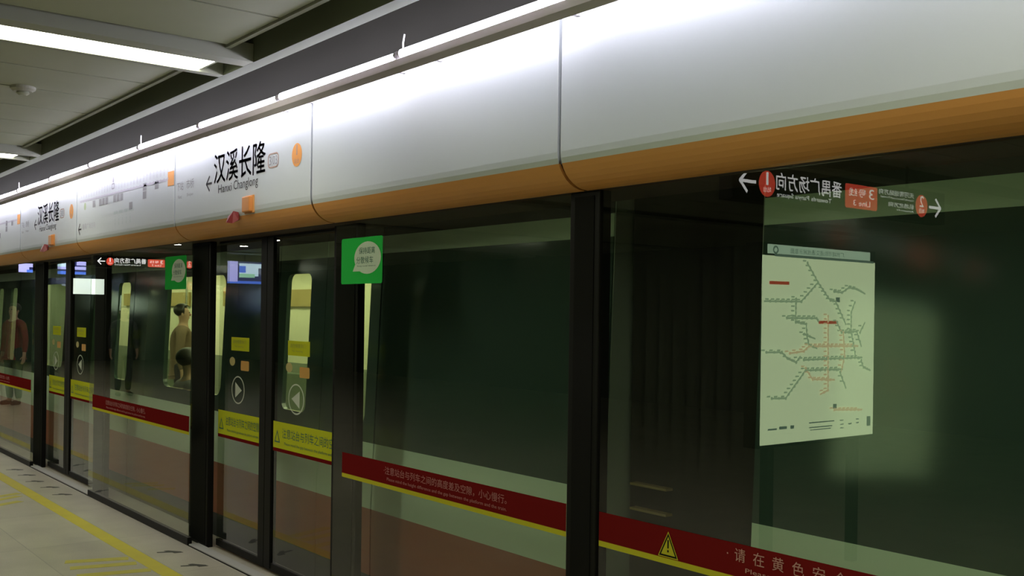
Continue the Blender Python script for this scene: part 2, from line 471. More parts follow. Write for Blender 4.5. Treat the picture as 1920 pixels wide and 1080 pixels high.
def station_print(t, x0):
    """Station name, arrow, next stop, exit disc; x0 = the panel's left edge."""
    dx = x0 + 6.95
    b = new(); text(b, '汉溪长隆', fr, -6.263 + dx, -5.508 + dx, 2.452, 2.640, bold=0.010)
    o = obj('station_name', b, PRINT, t); o['label'] = 'large charcoal station name lettering'
    b = new(); text(b, 'Hanxi', fr, -6.190 + dx, -5.985 + dx, 2.388, 2.440); obj('english_name', b, PRINT, t)
    b = new(); text(b, 'Changlong', fr, -5.955 + dx, -5.605 + dx, 2.372, 2.446)
    obj('english_name', b, PRINT, t)
    b = new()
    ring(b, fr, rrect_pts(-5.475 + dx, -5.335 + dx, 2.468, 2.552, .03), rrect_pts(-5.467 + dx, -5.343 + dx, 2.475, 2.545, .025))
    o = obj('code_frame', b, REDLINE, t)
    b = new(); text(b, '3', fr, -5.458 + dx, -5.428 + dx, 2.484, 2.536, .0005); text(b, '03', fr, -5.41 + dx, -5.352 + dx, 2.484, 2.536, .0005)
    rect(b, fr, -5.4205 + dx, -5.4175 + dx, 2.478, 2.542, .0003)
    obj('code_number', b, PRINTG, t)
    b = new(); poly(b, ell_pts(-5.110 + dx, 2.507, .060, .064), fr)
    d = obj('exit_disc', b, SIGNOR, t)
    b = new(); text(b, '1', fr, -5.116 + dx, -5.102 + dx, 2.506, 2.563, .0008); text(b, '站台', fr, -5.140 + dx, -5.080 + dx, 2.460, 2.488, .0008)
    obj('disc_number', b, REDLINE, d)
    b = new(); text(b, '下站', fr, -6.905 + dx, -6.79 + dx, 2.462, 2.520); obj('next_stop', b, PRINTG, t); b = new(); text(b, '市桥', fr, -6.735 + dx, -6.60 + dx, 2.462, 2.525)
    obj('next_stop', b, PRINTG, t); b = new(); text(b, 'Next', fr, -6.885 + dx, -6.815 + dx, 2.408, 2.432); obj('next_stop', b, PRINTG, t); b = new(); text(b, 'Shiqiao', fr, -6.725 + dx, -6.61 + dx, 2.408, 2.434)
    obj('next_stop', b, PRINTG, t)
    b = new(); stroke(b, fr, [(-6.385 + dx, 2.463), (-6.30 + dx, 2.463)], .014); stroke(b, fr, [(-6.335 + dx, 2.508), (-6.385 + dx, 2.463), (-6.335 + dx, 2.418)], .014)
    obj('arrow', b, PRINT, t)

STN = ['番禺广场', '市桥', '汉溪长隆', '大石', '厦滘', '沥滘', '大塘', '客村', '广州塔', '珠江新城', '体育西路', '石牌桥', '岗顶', '华师', '五山', '天河客运站', '林和西', '广州东站', '燕塘', '梅花园', '京溪南方医院', '同和', '永泰', '白云大道北', '嘉禾望岗', '龙归', '人和', '高增', '机场南', '机场北']
def map_print(t, x0):
    dx = x0 + 9.30
    b = new(); stroke(b, fr, [(-9.20 + dx, 2.570), (-7.06 + dx, 2.560)], .016)
    o = obj('route_line', b, PRINTL, t)
    b = new()
    for i, s in enumerate(STN):
        u = -9.16 + dx + i * 0.0715
        poly(b, ell_pts(u, 2.567, .011, .011, 12), fr, .0006)
        h = .033 * len(s)
        text(b, '\n'.join(s), fr, u - .014, u + .014, 2.592, 2.592 + h, .0002, leading=1.0)
        obj('station_label', b, PRINTL, t); b = new()
    b.free()
    b = new(); rect(b, fr, -7.085 + dx, -6.965 + dx, 2.512, 2.612, .0004); o = obj('orange_square', b, SIGNOR, t); o['label'] = 'orange square at the right end of the route'
    b = new()
    for u0 in (-8.835, -8.660, -8.577, -8.494, -8.290, -8.205, -8.120):
        rect(b, fr, u0 + dx, u0 + .068 + dx, 2.495, 2.550); obj('transfer_square', b, PRINTG, t); b = new()
    for u0, v0 in ((-7.905, 2.42), (-7.60, 2.535), (-7.60, 2.475), (-7.345, 2.525)):
        rect(b, fr, u0 + dx, u0 + .075 + dx, v0 - .01, v0 + .045); obj('transfer_square', b, PRINTG, t); b = new()
    b.free()
    b = new(); poly(b, ell_pts(-9.05 + dx, 2.52, .03, .032, 16), fr); obj('transfer_dot', b, mat('print_sage', (0.42, 0.52, 0.30), 0.6) if not bpy.data.materials.get('print_sage') else bpy.data.materials['print_sage'], t)
    b = new(); ring(b, fr, rrect_pts(-8.335 + dx, -8.265 + dx, 2.60, 2.648, .012), rrect_pts(-8.325 + dx, -8.275 + dx, 2.61, 2.638, .008), .0004); rect(b, fr, -8.318 + dx, -8.282 + dx, 2.655, 2.70, .0004)
    obj('here_marker', b, PRINTG, t)
    b = new(); stroke(b, fr, [(-9.235 + dx, 2.333), (-9.155 + dx, 2.333)], .014); stroke(b, fr, [(-9.195 + dx, 2.378), (-9.235 + dx, 2.333), (-9.195 + dx, 2.290)], .014)
    obj('arrow', b, PRINT, t)
    b = new(); text(b, '番禺广场方向', fr, -9.12 + dx, -8.76 + dx, 2.325, 2.375); obj('direction_text', b, PRINTL, t)
    b = new()
    text(b, '换乘车站', fr, -8.28 + dx, -7.80 + dx, 2.395, 2.425)
    for i in range(5): text(b, '一号线'[0] + '\n号\n线', fr, -8.25 + i * .09 + dx, -8.225 + i * .09 + dx, 2.31, 2.38)
    obj('legend_text', b, PRINTT, t)

NAMEW = 'white fascia panel with the large station name and orange disc, '
p = fascia_panel(-6.95, -4.94, NAMEW + 'above the nearer glass doors'); station_print(p, -6.95)
p = fascia_panel(-9.30, -6.95, 'white fascia panel printed with the line map, left of the large station name'); map_print(p, -9.30)
p = fascia_panel(-11.30, -9.30, NAMEW + 'above the farther glass doors'); station_print(p, -11.30)
p = fascia_panel(-13.65, -11.30, 'white fascia panel with a line map, farthest at the left edge'); map_print(p, -13.65)
fascia_panel(-4.94, -2.93, 'plain white fascia panel right of the large station name, above the green sticker')
fascia_panel(-2.93, -0.92, 'plain white fascia panel at upper right, nearest the camera')
for x0, x1 in ((-15.65, -13.65), (-18.0, -15.65), (-20.0, -18.0), (-22.35, -20.0), (-0.92, 1.09), (1.09, 3.1), (3.1, 5.45)):
    fascia_panel(x0, x1, 'plain white fascia panel outside the view along the platform', 'fascia panels further along')
# carcass behind the panels (dark joints, dark underside)
b = new(); box(b, -24, XR, 2.5585, 2.72, 2.32, 2.858); box(b, -24, XR, 2.675, 3.0, 2.134, 2.32); box(b, -24, XR, 2.60, 2.675, 2.26, 2.32)
structure(obj('trim_6', b, JOINT))

# door lamps under the name panels
def door_lamps(x, which):
    t = thing('door_lamp', (x, FY, 2.24), 'small orange lamp on the white fascia below the ' + which + ' station name', 'lamp')
    b = new(); box(b, x - .055, x + .055, FY - .03, FY + .002, 2.236, 2.330, .008); obj('lens', b, LAMPOR, t)
    b = new(); box(b, x - .062, x + .062, FY - .008, FY + .004, 2.23, 2.336, .003); obj('base_plate', b, ORANGE, t)
    x2 = x - .185
    t = thing('warning_lamp', (x2, FY, 2.19), 'dark red faceted lamp on the orange edge below the ' + which + ' station name', 'lamp')
    b = new()
    V = [b.verts.new(Vector((x2, FY, 2.215)) + (Vector(c) - Vector((x2, FY, 2.215))) * .62) for c in ((x2 - .085, FY - .045, 2.225), (x2 - .03, FY - .10, 2.165), (x2 + .06, FY - .07, 2.155), (x2 + .085, FY - .02, 2.19), (x2 + .05, FY - .06, 2.275), (x2 - .04, FY - .075, 2.228),
                                (x2 - .07, FY - .004, 2.22), (x2 + .07, FY - .004, 2.19), (x2 + .045, FY - .004, 2.268))]
    bmesh.ops.convex_hull(b, input=V)
    obj('lens', b, LAMPRED, t)
    b = new(); box(b, x2 - .03, x2 + .03, FY - .010, FY + .002, 2.215, 2.235); obj('base_plate', b, LAMPRED, t)
door_lamps(-5.715, 'nearer')
door_lamps(-10.055, 'farther')

# fluorescent lamps along the top of the fascia
brk = [-0.28, -1.48, -2.68, -3.88, -5.08, -6.20, -7.32, -8.50, -9.68, -10.86, -12.06, -13.26, -14.46, -15.66, -16.86, -18.06]
def fluorescent(x0, x1, label, group, wire):
    xm = (x0 + x1) / 2
    t = thing('fluorescent_lamp', (xm, 2.41, 2.70), label, 'fluorescent lamp', group)
    b = new()                                   # front shade: a thin lip below the tube, its lower third turned back
    extr(b, [(2.388, 2.733), (2.384, 2.736), (2.384, 2.769), (2.388, 2.772)], x0, x1)
    bmesh.ops.recalc_face_normals(b, faces=b.faces[:])
    obj('shade', b, LAMPGREY, t)
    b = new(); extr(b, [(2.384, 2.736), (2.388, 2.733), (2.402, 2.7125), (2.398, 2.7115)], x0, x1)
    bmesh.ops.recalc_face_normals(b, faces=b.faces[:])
    o = obj('shade_lip', b, LAMPDARK, t); o['label'] = 'turned-back lip, darkened by shading in its colour'
    b = new(); tube(b, [(x0 + .018, 2.412, 2.800), (x1 - .03, 2.412, 2.793)], .019, 12)
    obj('lamp_tube', b, TUBE, t, smooth=True)
    for xe in (x0 + .010, x1 - .022):
        b = new(); tube(b, [(xe - .008, 2.412, 2.797), (xe + .008, 2.412, 2.797)], .0195, 12); obj('end_cap', b, LAMPCAP, t)
    for xe in (x0 + .15, x1 - .15):
        b = new(); box(b, xe - .01, xe + .01, 2.3885, FY - .0005, 2.758, 2.764); obj('bracket', b, LAMPCAP, t)
    if wire:
        b = new(); tube(b, [(x0 + .03, 2.41, 2.81), (x0 + .035, 2.405, 2.84), (x0 + .055, 2.40, 2.875)], .004, 6)
        obj('lead_wire', b, WIRE, t)
LAMPLAB = {3: 'bright fluorescent tube lamp right of the white wire above the plain fascia panel', 2: 'bright fluorescent tube lamp above the long seam between the plain fascia panels',
           4: 'bright fluorescent tube lamp above the start of the plain panel, left of the white wire', 5: 'bright fluorescent tube lamp directly above the large station name',
           6: 'bright fluorescent tube lamp above the orange square of the line map', 7: 'bright fluorescent tube lamp above the middle of the line map panel',
           8: 'bright fluorescent tube lamp above the left end of the line map panel', 9: 'bright fluorescent tube lamp above the farther station name', 10: 'farthest bright fluorescent tube lamp at the left edge'}
for i, (a, c) in enumerate(zip(brk[1:], brk[:-1])):
    j = i + 1
    fluorescent(a, c, LAMPLAB.get(j, 'bright fluorescent tube lamp outside the view along the fascia'), None if j in LAMPLAB else 'fluorescent lamps further along', wire=(a in (-3.88, -7.32, -10.86)))

# ------------------------------------------------------------------ screen doors
DC = [(-6.09, -6.875, -5.125), (-10.62, -11.325, -9.575), (-15.1, -15.9, -14.3), (0.12, -0.61, 0.92)]
DY = 2.83
PZ = 2.134
gfr = front(GY - 0.0015)

def fixed_panel(x0, x1, label, group=None, strip=None):
    t = thing('glass_partition', ((x0 + x1) / 2, GY, 0), label, 'glass panel', group)
    b = new(); box(b, x0, x1, GY, GY + .016, 0.055, PZ); obj('glass_pane', b, PSDGLASS, t)
    b = new(); box(b, x0, x1, GY - .004, GY + .03, 0.0, 0.055, .003); obj('bottom_rail', b, BLACK, t)
    b = new(); rect(b, gfr, x0 + .10 if strip != 'full' else x0 + .005, x1 - .004, 0.797, 0.907)
    rb = obj('red_band', b, REDBAND, t); rb['label'] = 'red safety band'
    b = new(); rect(b, gfr, x0 + .10 if strip != 'full' else x0 + .005, x1 - .004, 0.776, 0.797)
    obj('yellow_stripe', b, YELBAND, t)
    return t, rb
def gap_text(rb, x0):
    b = new(); f2 = front(GY - .0030)
    text(b, '·注意站台与列车之间的高度差及空隙，小心慢行。', f2, x0, x0 + 1.0, 0.845, 0.885)
    text(b, 'Please mind the height difference and the gap between the platform and the train.', f2, x0 + .03, x0 + 1.0, 0.812, 0.832)
    obj('lettering', b, ROSE, rb)
def green_sticker(t, x0):
    f2 = front(GY - .0015)
    b = new(); poly(b, rrect_pts(x0, x0 + .424, 1.803, 2.045, .012), f2)
    s = obj('green_sticker', b, GREENSTICK, t); s['label'] = 'green notice sticker with a pale speech bubble'
    b = new(); poly(b, ell_pts(x0 + .275, 1.937, .135, .084), f2, .0012); poly(b, [(x0 + .125, 1.868), (x0 + .205, 1.868), (x0 + .15, 1.905)], f2, .0010)
    obj('speech_bubble', b, BUBBLE, s)
    b = new(); text(b, '保持距离', f2, x0 + .19, x0 + .352, 1.957, 1.992, .0022); text(b, '分散候车', f2, x0 + .165, x0 + .335, 1.907, 1.944, .0022)
    text(b, 'Keep social distance', f2, x0 + .175, x0 + .36, 1.889, 1.899, .0022)
    obj('lettering', b, DKGREEN, s)

p, rb = fixed_panel(-4.95, -3.035, 'wide fixed glass panel with a green speech bubble sticker and red band with lettering', strip='std'); gap_text(rb, -4.42); green_sticker(p, -4.887)
p, rb = fixed_panel(-9.42, -7.04, 'fixed glass panel with red band between the two glass doorways'); gap_text(rb, -8.95); green_sticker(p, -7.56)
p, rb = fixed_panel(-13.90, -11.46, 'farthest fixed glass panel at the left edge'); gap_text(rb, -13.4)
p, rb = fixed_panel(-2.855, -0.92, 'fixed glass panel at right with a yellow warning triangle on its red band', strip='full')
# warning triangle and sentence on the nearest panel
f2 = front(GY - .0030)
b = new(); T = [(-2.540, 0.800), (-2.444, 0.800), (-2.492, 0.893)]; cT = (-2.492, 0.831)
def shrink(P, c, k): return [(c[0] + (x - c[0]) * k, c[1] + (y - c[1]) * k) for x, y in P]
ring(b, f2, T, shrink(T, cT, .90), mi=0); ring(b, f2, shrink(T, cT, .90), shrink(T, cT, .70), mi=1)
poly(b, shrink(T, cT, .70), f2, mi=2)
rect(b, f2, -2.4955, -2.4885, 0.833, 0.863, .0005, mi=1); rect(b, f2, -2.4955, -2.4885, 0.819, 0.827, .0005, mi=1)
s = obj('warning_triangle', b, [YELBAND, BLACKM, YELBAND], rb); s['label'] = 'yellow and black warning triangle'
b = new()
x = -2.195
poly(b, ell_pts(-2.225, 0.868, .003, .003, 8), f2)
for ch in '请在黄色安全线内候车':
    text(b, ch, f2, x, x + .044, 0.848, 0.892); x += .076
text(b, 'Please wait behind the yellow safety line.', f2, -2.15, -1.45, 0.812, 0.832)
obj('lettering', b, mat('pale_rose_print', (0.50, 0.25, 0.20), 0.5), rb)

def post(x0, x1, y0, y1, label, group=None):
    o = thing('screen_post', ((x0 + x1) / 2, (y0 + y1) / 2, 0), label, 'post', group)
    b = new(); box(b, x0, x1, y0, y1, 0.0, PZ, .004); obj('column', b, BLACK, o)
    b = new(); box(b, x0 + .03, x1 - .03, y0 - .003, y0 + .002, 0.02, PZ - .02); obj('cover_strip', b, BLACKM, o)
    return o
post(-3.03, -2.86, 2.68, 2.74, 'thick black post between the two widest glass panels, right of the lettered red band')
post(-5.12, -4.85, 2.77, 2.815, 'black post behind the green sticker at the right of the nearer doors')
post(-7.24, -6.90, 2.77, 2.815, 'black post at the left of the nearer glass doors')
post(-9.57, -9.24, 2.77, 2.815, 'black post seen through glass at the right of the farther doors')
post(-11.70, -11.35, 2.77, 2.815, 'black post at the left of the farther glass doors')
post(-0.96, -0.62, 2.77, 2.815, 'black post outside the view at the nearest doorway', 'posts outside the view')
post(-14.0, -13.68, 2.77, 2.815, 'black post outside the view at the nearest doorway', 'posts outside the view')

dfr = front(DY - .0015)
def door_leaf(xs, side, xo, label, group=None):
    """xs = the meeting edge; side -1 = left leaf, +1 = right leaf."""
    x0, x1 = min(xs, xo), max(xs, xo)
    t = thing('door_leaf', ((x0 + x1) / 2, DY, 0), label, 'glass door', group)
    b = new(); box(b, x0 + (.09 if side > 0 else 0), x1 - (.09 if side < 0 else 0), DY, DY + .016, .06, 2.12); obj('glass_pane', b, DOORGLASS, t)
    b = new()
    if side < 0: box(b, xs - .09, xs - .002, DY - .012, DY + .03, .03, 2.125, .003)
    else: box(b, xs + .002, xs + .09, DY - .012, DY + .03, .03, 2.125, .003)
    obj('meeting_stile', b, BLACK, t)
    b = new(); box(b, x0 + .005, x1 - .005, DY - .006, DY + .024, .02, .065); obj('bottom_rail', b, BLACK, t)
    b = new(); box(b, x0 + .005, x1 - .005, DY - .006, DY + .024, 2.118, 2.132); obj('top_rail', b, BLACK, t)
    # yellow band with the gap warning, thin red band below
    u0, u1 = (x0 + .005, xs - .10) if side < 0 else (xs + .10, x1 - .005)
    b = new(); rect(b, dfr, u0, u1, .800, .965)
    yb = obj('yellow_band', b, YELSTICK, t); yb['label'] = 'yellow warning band'
    b = new(); rect(b, dfr, u0, u1, .778, .800); obj('red_stripe', b, REDBAND, t)
    b = new()
    ring(b, dfr, [(u0 + .02, .835), (u0 + .10, .835), (u0 + .06, .915)], [(u0 + .034, .843), (u0 + .086, .843), (u0 + .06, .898)], .0015)
    text(b, '注意站台与列车之间的空隙', dfr, u0 + .13, u1 - .01, .868, .930, .0015)
    text(b, 'Please mind the gap between the platform and train', dfr, u0 + .16, u1 - .02, .822, .846, .0015)
    obj('lettering', b, DKGREEN, yb)
    # square notices and the slide arrow
    c = xs + side * .43
    b = new(); rect(b, dfr, c - .14, c + .15, 1.385, 1.475)
    n = obj('yellow_notice', b, YELSTICK, t); n['label'] = 'plain yellow notice'
    b = new(); text(b, '请勿倚靠车门', dfr, c - .11, c + .10, 1.433, 1.458, .0015); text(b, 'No leaning', dfr, c - .08, c + .06, 1.405, 1.42, .0015)
    obj('lettering', b, mat('olive_print', (0.30, 0.33, 0.04), 0.6) if not bpy.data.materials.get('olive_print') else bpy.data.materials['olive_print'], n)
    b = new(); poly(b, rrect_pts(c + .02, c + .15, 1.255, 1.320, .01), dfr); obj('orange_notice', b, ORSTICK, t)
    b = new(); poly(b, ell_pts(c - .12, 1.310, .045, .030), dfr); obj('cream_notice', b, CREAMSTICK, t)
    b = new(); ring(b, dfr, ell_pts(c - .02, 1.121, .105, .094), ell_pts(c - .02, 1.121, .095, .085))
    k = 1 if side < 0 else -1
    tri = [(c - .02 - k * .045, 1.172), (c - .02 - k * .045, 1.067), (c - .02 + k * .062, 1.121)]
    if k < 0: tri = tri[::-1]
    poly(b, tri, dfr)
    o = obj('slide_arrow', b, WHITESTICK, t); o['label'] = 'pale ring with an arrow'
    return t
for i, (c, xa, xb) in enumerate(DC):
    nm = ['nearer', 'farther', None, None][i]
    if nm:
        door_leaf(c, -1, xa, 'left leaf of the %s glass platform doors with yellow stickers' % nm)
        door_leaf(c, 1, xb, 'right leaf of the %s glass platform doors with yellow stickers' % nm)
    else:
        for s in (-1, 1): door_leaf(c, s, xa if s < 0 else xb, 'glass platform door leaf outside the view', 'door leaves outside the view')
for i, (c, xa, xb) in enumerate(DC[:2]):
    o = thing('door_sill', (c, 2.75, 0), 'silver metal sill on the floor below the %s glass doors' % ('nearer', 'farther')[i], 'door sill')
    b = new(); box(b, xa - .16, xb + .16, 2.695, 2.765, 0, .012, .002); obj('tread_plate', b, STEEL, o)
    b = new(); box(b, xa - .16, xb + .16, 2.688, 2.695, 0, .004); obj('edge_strip', b, BLACKM, o)

# ------------------------------------------------------------------ floor markings
b = new(); box(b, -30, 6, 2.255, 2.36, 0, .0015)
tag(obj('safety_line', b, FLOORYEL, base=(-6, 2.3, 0)), 'long solid yellow safety line on the beige floor beside the screen doors', 'floor line')
def floor_strip(pts, label):
    b = new(); slab(b, pts, ground(0), 0.0, .0012)
    c = (sum(p[0] for p in pts) / len(pts), sum(p[1] for p in pts) / len(pts), 0)
    tag(obj('floor_stripe', b, FLOORYEL2, base=c), label, 'floor marking', 'short yellow stripes on the floor')
def bar(p, q, wd):
    d = Vector((q[0] - p[0], q[1] - p[1])); d.normalize(); n = Vector((-d.y, d.x)) * wd / 2
    return [(p[0] + n.x, p[1] + n.y), (q[0] + n.x, q[1] + n.y), (q[0] - n.x, q[1] - n.y), (p[0] - n.x, p[1] - n.y)]
for (p, q, lab) in (((-7.03, 1.87), (-6.90, 2.235), 'topmost of three short worn yellow stripes beside the yellow line, near group'),
                    ((-6.84, 1.85), (-6.74, 2.235), 'middle of three short worn yellow stripes beside the yellow line, near group'),
                    ((-6.62, 1.83), (-6.515, 2.25), 'lowest of three short worn yellow stripes at the bottom edge, near group'),
                    ((-9.76, 1.95), (-9.88, 2.23), 'topmost of the short worn yellow stripes at the left edge'),
                    ((-9.60, 1.95), (-9.74, 2.20), 'middle of the short worn yellow stripes at the left edge'),
                    ((-9.36, 1.93), (-9.47, 2.15), 'lowest of the short worn yellow stripes at the left edge')):
    r = bar(p, q, .085); r = r[::-1]; floor_strip(r, lab)
def arrow_mark(x, y, label):
    b = new()
    P = [(x + .055, y + .075), (x + .045, y + .018), (x + .012, y + .012), (x - .030, y - .075), (x - .048, y - .070), (x - .030, y - .010), (x - .060, y - .018), (x - .055, y + .012), (x - .01, y + .045), (x + .02, y + .070)]
    slab(b, P[::-1], ground(0), 0, .0012)
    tag(obj('floor_arrow', b, FLOORBLK, base=(x, y, 0)), label, 'floor sticker', 'small dark arrows on the floor')
for x, y, l in ((-6.46, 2.51, 'nearest small dark floor arrow, beside the near door sill'), (-6.915, 2.515, 'second nearest small dark floor arrow, left of the near post'),
                (-9.60, 2.52, 'small dark floor arrow closest to the end of the far sill'), (-10.05, 2.53, 'second small dark floor arrow along the far sill'),
                (-10.47, 2.50, 'third small dark floor arrow along the far sill'), (-10.91, 2.53, 'fourth small dark floor arrow along the far sill'), (-11.34, 2.515, 'farthest small dark floor arrow at the left edge')):
    arrow_mark(x, y, l)

# ------------------------------------------------------------------ train
TY = 3.05
TILT = 0.043
TS = TY / 3.17                 # layout was measured on a plane 3.17 m away
def ty(z): return TY + TILT * max(0.0, z - 0.55)
ZB = [-0.25, 0.13, 0.513, 0.892, 2.000, 2.102, 2.29]
def side_plate(bm, x0, x1, holes=(), th=.035):
    """carriage side, banded by height; holes = list of (u0,u1,v0,v1,r) in the black band."""
    for i in range(6):
        mi = [3, 0, 1, 2, 1, 3][i]
        z0, z1 = ZB[i], ZB[i + 1]
        if i == 3 and holes:
            # split in cells along X, each with one rounded hole
            hs = sorted(holes); cuts = [x0] + [(a[1] + c[0]) / 2 for a, c in zip(hs[:-1], hs[1:])] + [x1]
            for h, ca, cb in zip(hs, cuts[:-1], cuts[1:]):
                inner = rrect_pts(h[0], h[1], h[2], h[3], h[4])
                t = bmesh.new()
                O = [t.verts.new((u, 0, v)) for u, v in ((ca, z0), (cb, z0), (cb, z1), (ca, z1))]
                I = [t.verts.new((u, 0, v)) for u, v in inner]
                E = [t.edges.new((O[k], O[(k + 1) % 4])) for k in range(4)] + [t.edges.new((I[k], I[(k + 1) % len(I)])) for k in range(len(I))]
                bmesh.ops.triangle_fill(t, edges=E, use_beauty=True)
                r = bmesh.ops.extrude_face_region(t, geom=t.faces[:])
                for v in [g for g in r['geom'] if isinstance(g, bmesh.types.BMVert)]: v.co.y += th
                for v in t.verts: v.co.y += ty(v.co.z)
                bmesh.ops.recalc_face_normals(t, faces=t.faces[:])
                for f in t.faces: f.material_index = mi
                merge(bm, t)
        else:
            t = bmesh.new()
            bmesh.ops.create_cube(t, size=1)
            for v in t.verts:
                z = z0 if v.co.z < 0 else z1
                v.co = Vector((x0 if v.co.x < 0 else x1, ty(z) + (0 if v.co.y < 0 else th), z))
            for f in t.faces: f.material_index = mi
            merge(bm, t)
SIDEM = [TRAINRED, TRAINWHITE, TRAINBLACK, TRAINROOF]
def pane(bm, h):
    P = rrect_pts(h[0] - .004, h[1] + .004, h[2] - .004, h[3] + .004, h[4])
    A = [bm.verts.new((u, ty(v) + .008, v)) for u, v in P]; B = [bm.verts.new((u, ty(v) + .016, v)) for u, v in P]
    n = len(P); bm.faces.new(A); bm.faces.new(B[::-1])
    for k in range(n): bm.faces.new((A[k], B[k], B[(k + 1) % n], A[(k + 1) % n]))

def carriage(x_lo, x_hi, doors, windows, label, detail=True):
    t = thing('train_carriage', ((x_lo + x_hi) / 2, TY + 1.3, -0.25), label, 'train carriage')
    cuts = [x_lo] + [v for d in sorted(doors) for v in (d - .674, d + .674)] + [x_hi]
    for a, c in zip(cuts[0::2], cuts[1::2]):
        hs = [(w[0], w[1], 1.010, 1.926, .082) for w in windows if w[0] > a and w[1] < c]
        b = new(); side_plate(b, a + .007, c - .007, hs)
        s = obj('side_panel', b, SIDEM, t)
        for h in hs:
            b = new(); pane(b, h); obj('window_pane', b, TRAINGLASS, s)
    for d in sorted(doors):
        for sd in (-1, 1):
            a, c = (d - .667, d - .004) if sd < 0 else (d + .004, d + .667)
            h = (d - .553, d - .207, .998, 1.905, .053) if sd < 0 else (d + .207, d + .553, .998, 1.905, .053)
            b = new(); side_plate(b, a, c, [h], .03)
            l = obj('sliding_door', b, SIDEM, t)
            b = new(); pane(b, h); obj('window_pane', b, TRAINGLASS, l)
            xe = a if sd < 0 else c
            b = new(); V = [(xe - .03, ty(z) + .036, z) for z in (0.0, 2.1)] + [(xe + .03, ty(z) + .036, z) for z in (2.1, 0.0)]
            A = [b.verts.new(v) for v in V]; B = [b.verts.new((v[0], v[1] + .006, v[2])) for v in V]
            b.faces.new(A); b.faces.new(B[::-1])
            for k in range(4): b.faces.new((A[k], A[(k + 1) % 4], B[(k + 1) % 4], B[k]))
            bmesh.ops.recalc_face_normals(b, faces=b.faces[:]); obj('door_seal', b, BLACKM, t)
    # roof and far side
    b = new()
    P = [(ty(2.29), 2.29), (3.42, 2.62), (3.9, 2.78), (5.2, 2.78), (5.7, 2.62), (5.88, 2.30), (5.88, 2.26), (ty(2.26) + .02, 2.26)]
    extr(b, P, x_lo, x_hi); bmesh.ops.recalc_face_normals(b, faces=b.faces[:]); obj('roof', b, TRAINROOF, t)
    b = new(); box(b, x_lo, x_hi, 5.80, 5.88, -.25, 2.27); obj('far_side', b, [INWALL], t)
    b = new(); box(b, x_lo, x_hi, 5.795, 5.80, 0.0, 1.02); obj('far_dado', b, [INGREY], t)
    b = new(); box(b, x_lo, x_hi, TY + .036, 5.80, -.10, 0.0); obj('carriage_floor', b, INFLOOR, t)
    for xe, sg in ((x_lo, 1), (x_hi, -1)):
        b = new()
        y1 = 5.88
        V = [(xe, ty(-.25), -.25), (xe, ty(2.3), 2.3), (xe, y1, 2.3), (xe, y1, -.25)]
        A = [b.verts.new(v) for v in V]; B = [b.verts.new((v[0] + sg * .05, v[1] + .01, v[2])) for v in V]
        b.faces.new(A); b.faces.new(B[::-1])
        for k in range(4): b.faces.new((A[k], A[(k + 1) % 4], B[(k + 1) % 4], B[k]))
        bmesh.ops.recalc_face_normals(b, faces=b.faces[:])
        obj('end_wall', b, CAREND, t)
    # inner ceiling with lamps and cove
    b = new(); box(b, x_lo, x_hi, TY + .12, 5.80, 2.20, 2.255); obj('inner_ceiling', b, INWALL, t)
    if detail:
        for y in (3.75, 5.25):
            b = new(); box(b, x_lo + .3, x_hi - .3, y - .13, y + .13, 2.17, 2.199); obj('ceiling_lamp', b, INLAMP, t)
        for i, d in enumerate(sorted(doors)):
            # seats on both sides, ad panels over the far windows, grab poles
            pass
        cs = [x_lo] + [d for d in sorted(doors)] + [x_hi]
        for a, c in zip(cs[:-1], cs[1:]):
            a2 = a + (.85 if a != x_lo else .5); c2 = c - (.85 if c != x_hi else .5)
            if c2 - a2 < .6: continue
            for yy, s in ((TY + .06, 1), (5.79, -1)):
                b = new(); y0, y1 = (yy, yy + .45) if s > 0 else (yy - .45, yy)
                box(b, a2, c2, y0, y1, .36, .43, .02)
                yb0, yb1 = (yy, yy + .06) if s > 0 else (yy - .06, yy)
                box(b, a2, c2, yb0, yb1, .43, .90, .015)
                obj('seat_bench', b, SEATM, t)
            b = new(); box(b, a2 - .2, c2 + .2, 5.76, 5.795, 1.72, 1.93)
            obj('advert_panel', b, INAD if random.random() < .7 else INADR, t)
            b = new(); tube(b, [(c2 + .1, TY + .55, .0), (c2 + .1, TY + .55, 2.2)], .016, 8); obj('grab_pole', b, POLEM, t)
            b = new(); tube(b, [(a2 - .1, 5.2, .0), (a2 - .1, 5.2, 2.2)], .016, 8); obj('grab_pole', b, POLEM, t)
    return t
TD = [(-6.06 - 4.52 * k) * TS for k in range(4)]
wins = [((-9.005 - 4.52 * k) * TS, (-7.72 - 4.52 * k) * TS) for k in (0, 1, 2)]
carriage(-21.4, -3.225, TD, wins, 'dark train carriage with lit door windows behind the glass, left of the dark gap')
carriage(-2.432, 6.5, [], [], 'dark train carriage behind the rightmost glass panel, showing a pale stripe', detail=False)
t = thing('gangway', (-2.9, 4.5, 0), 'black bellows gangway in the gap between the two train carriages', 'gangway')
b = new()
n = 10
for k in range(n):
    xa = -3.225 + .793 * k / n; xb = -3.225 + .793 * (k + 1) / n; xm = (xa + xb) / 2
    extr_pts = [(xa, 3.24), (xm, 3.19), (xb, 3.24)]
    A = [b.verts.new((x_, y_, -.1)) for x_, y_ in extr_pts]; B = [b.verts.new((x_, y_, 2.3)) for x_, y_ in extr_pts]
    for j in range(2): b.faces.new((A[j], A[j + 1], B[j + 1], B[j]))
obj('bellows', b, BELLOWS, t)
b = new()
for z in (0.83, 0.935): box(b, -3.11, -2.90, 3.11, 3.15, z, z + .010)  # two thin ochre bars across the gap
obj('gap_bars', b, mat('dull_ochre', (0.20, 0.15, 0.06), 0.5), t)

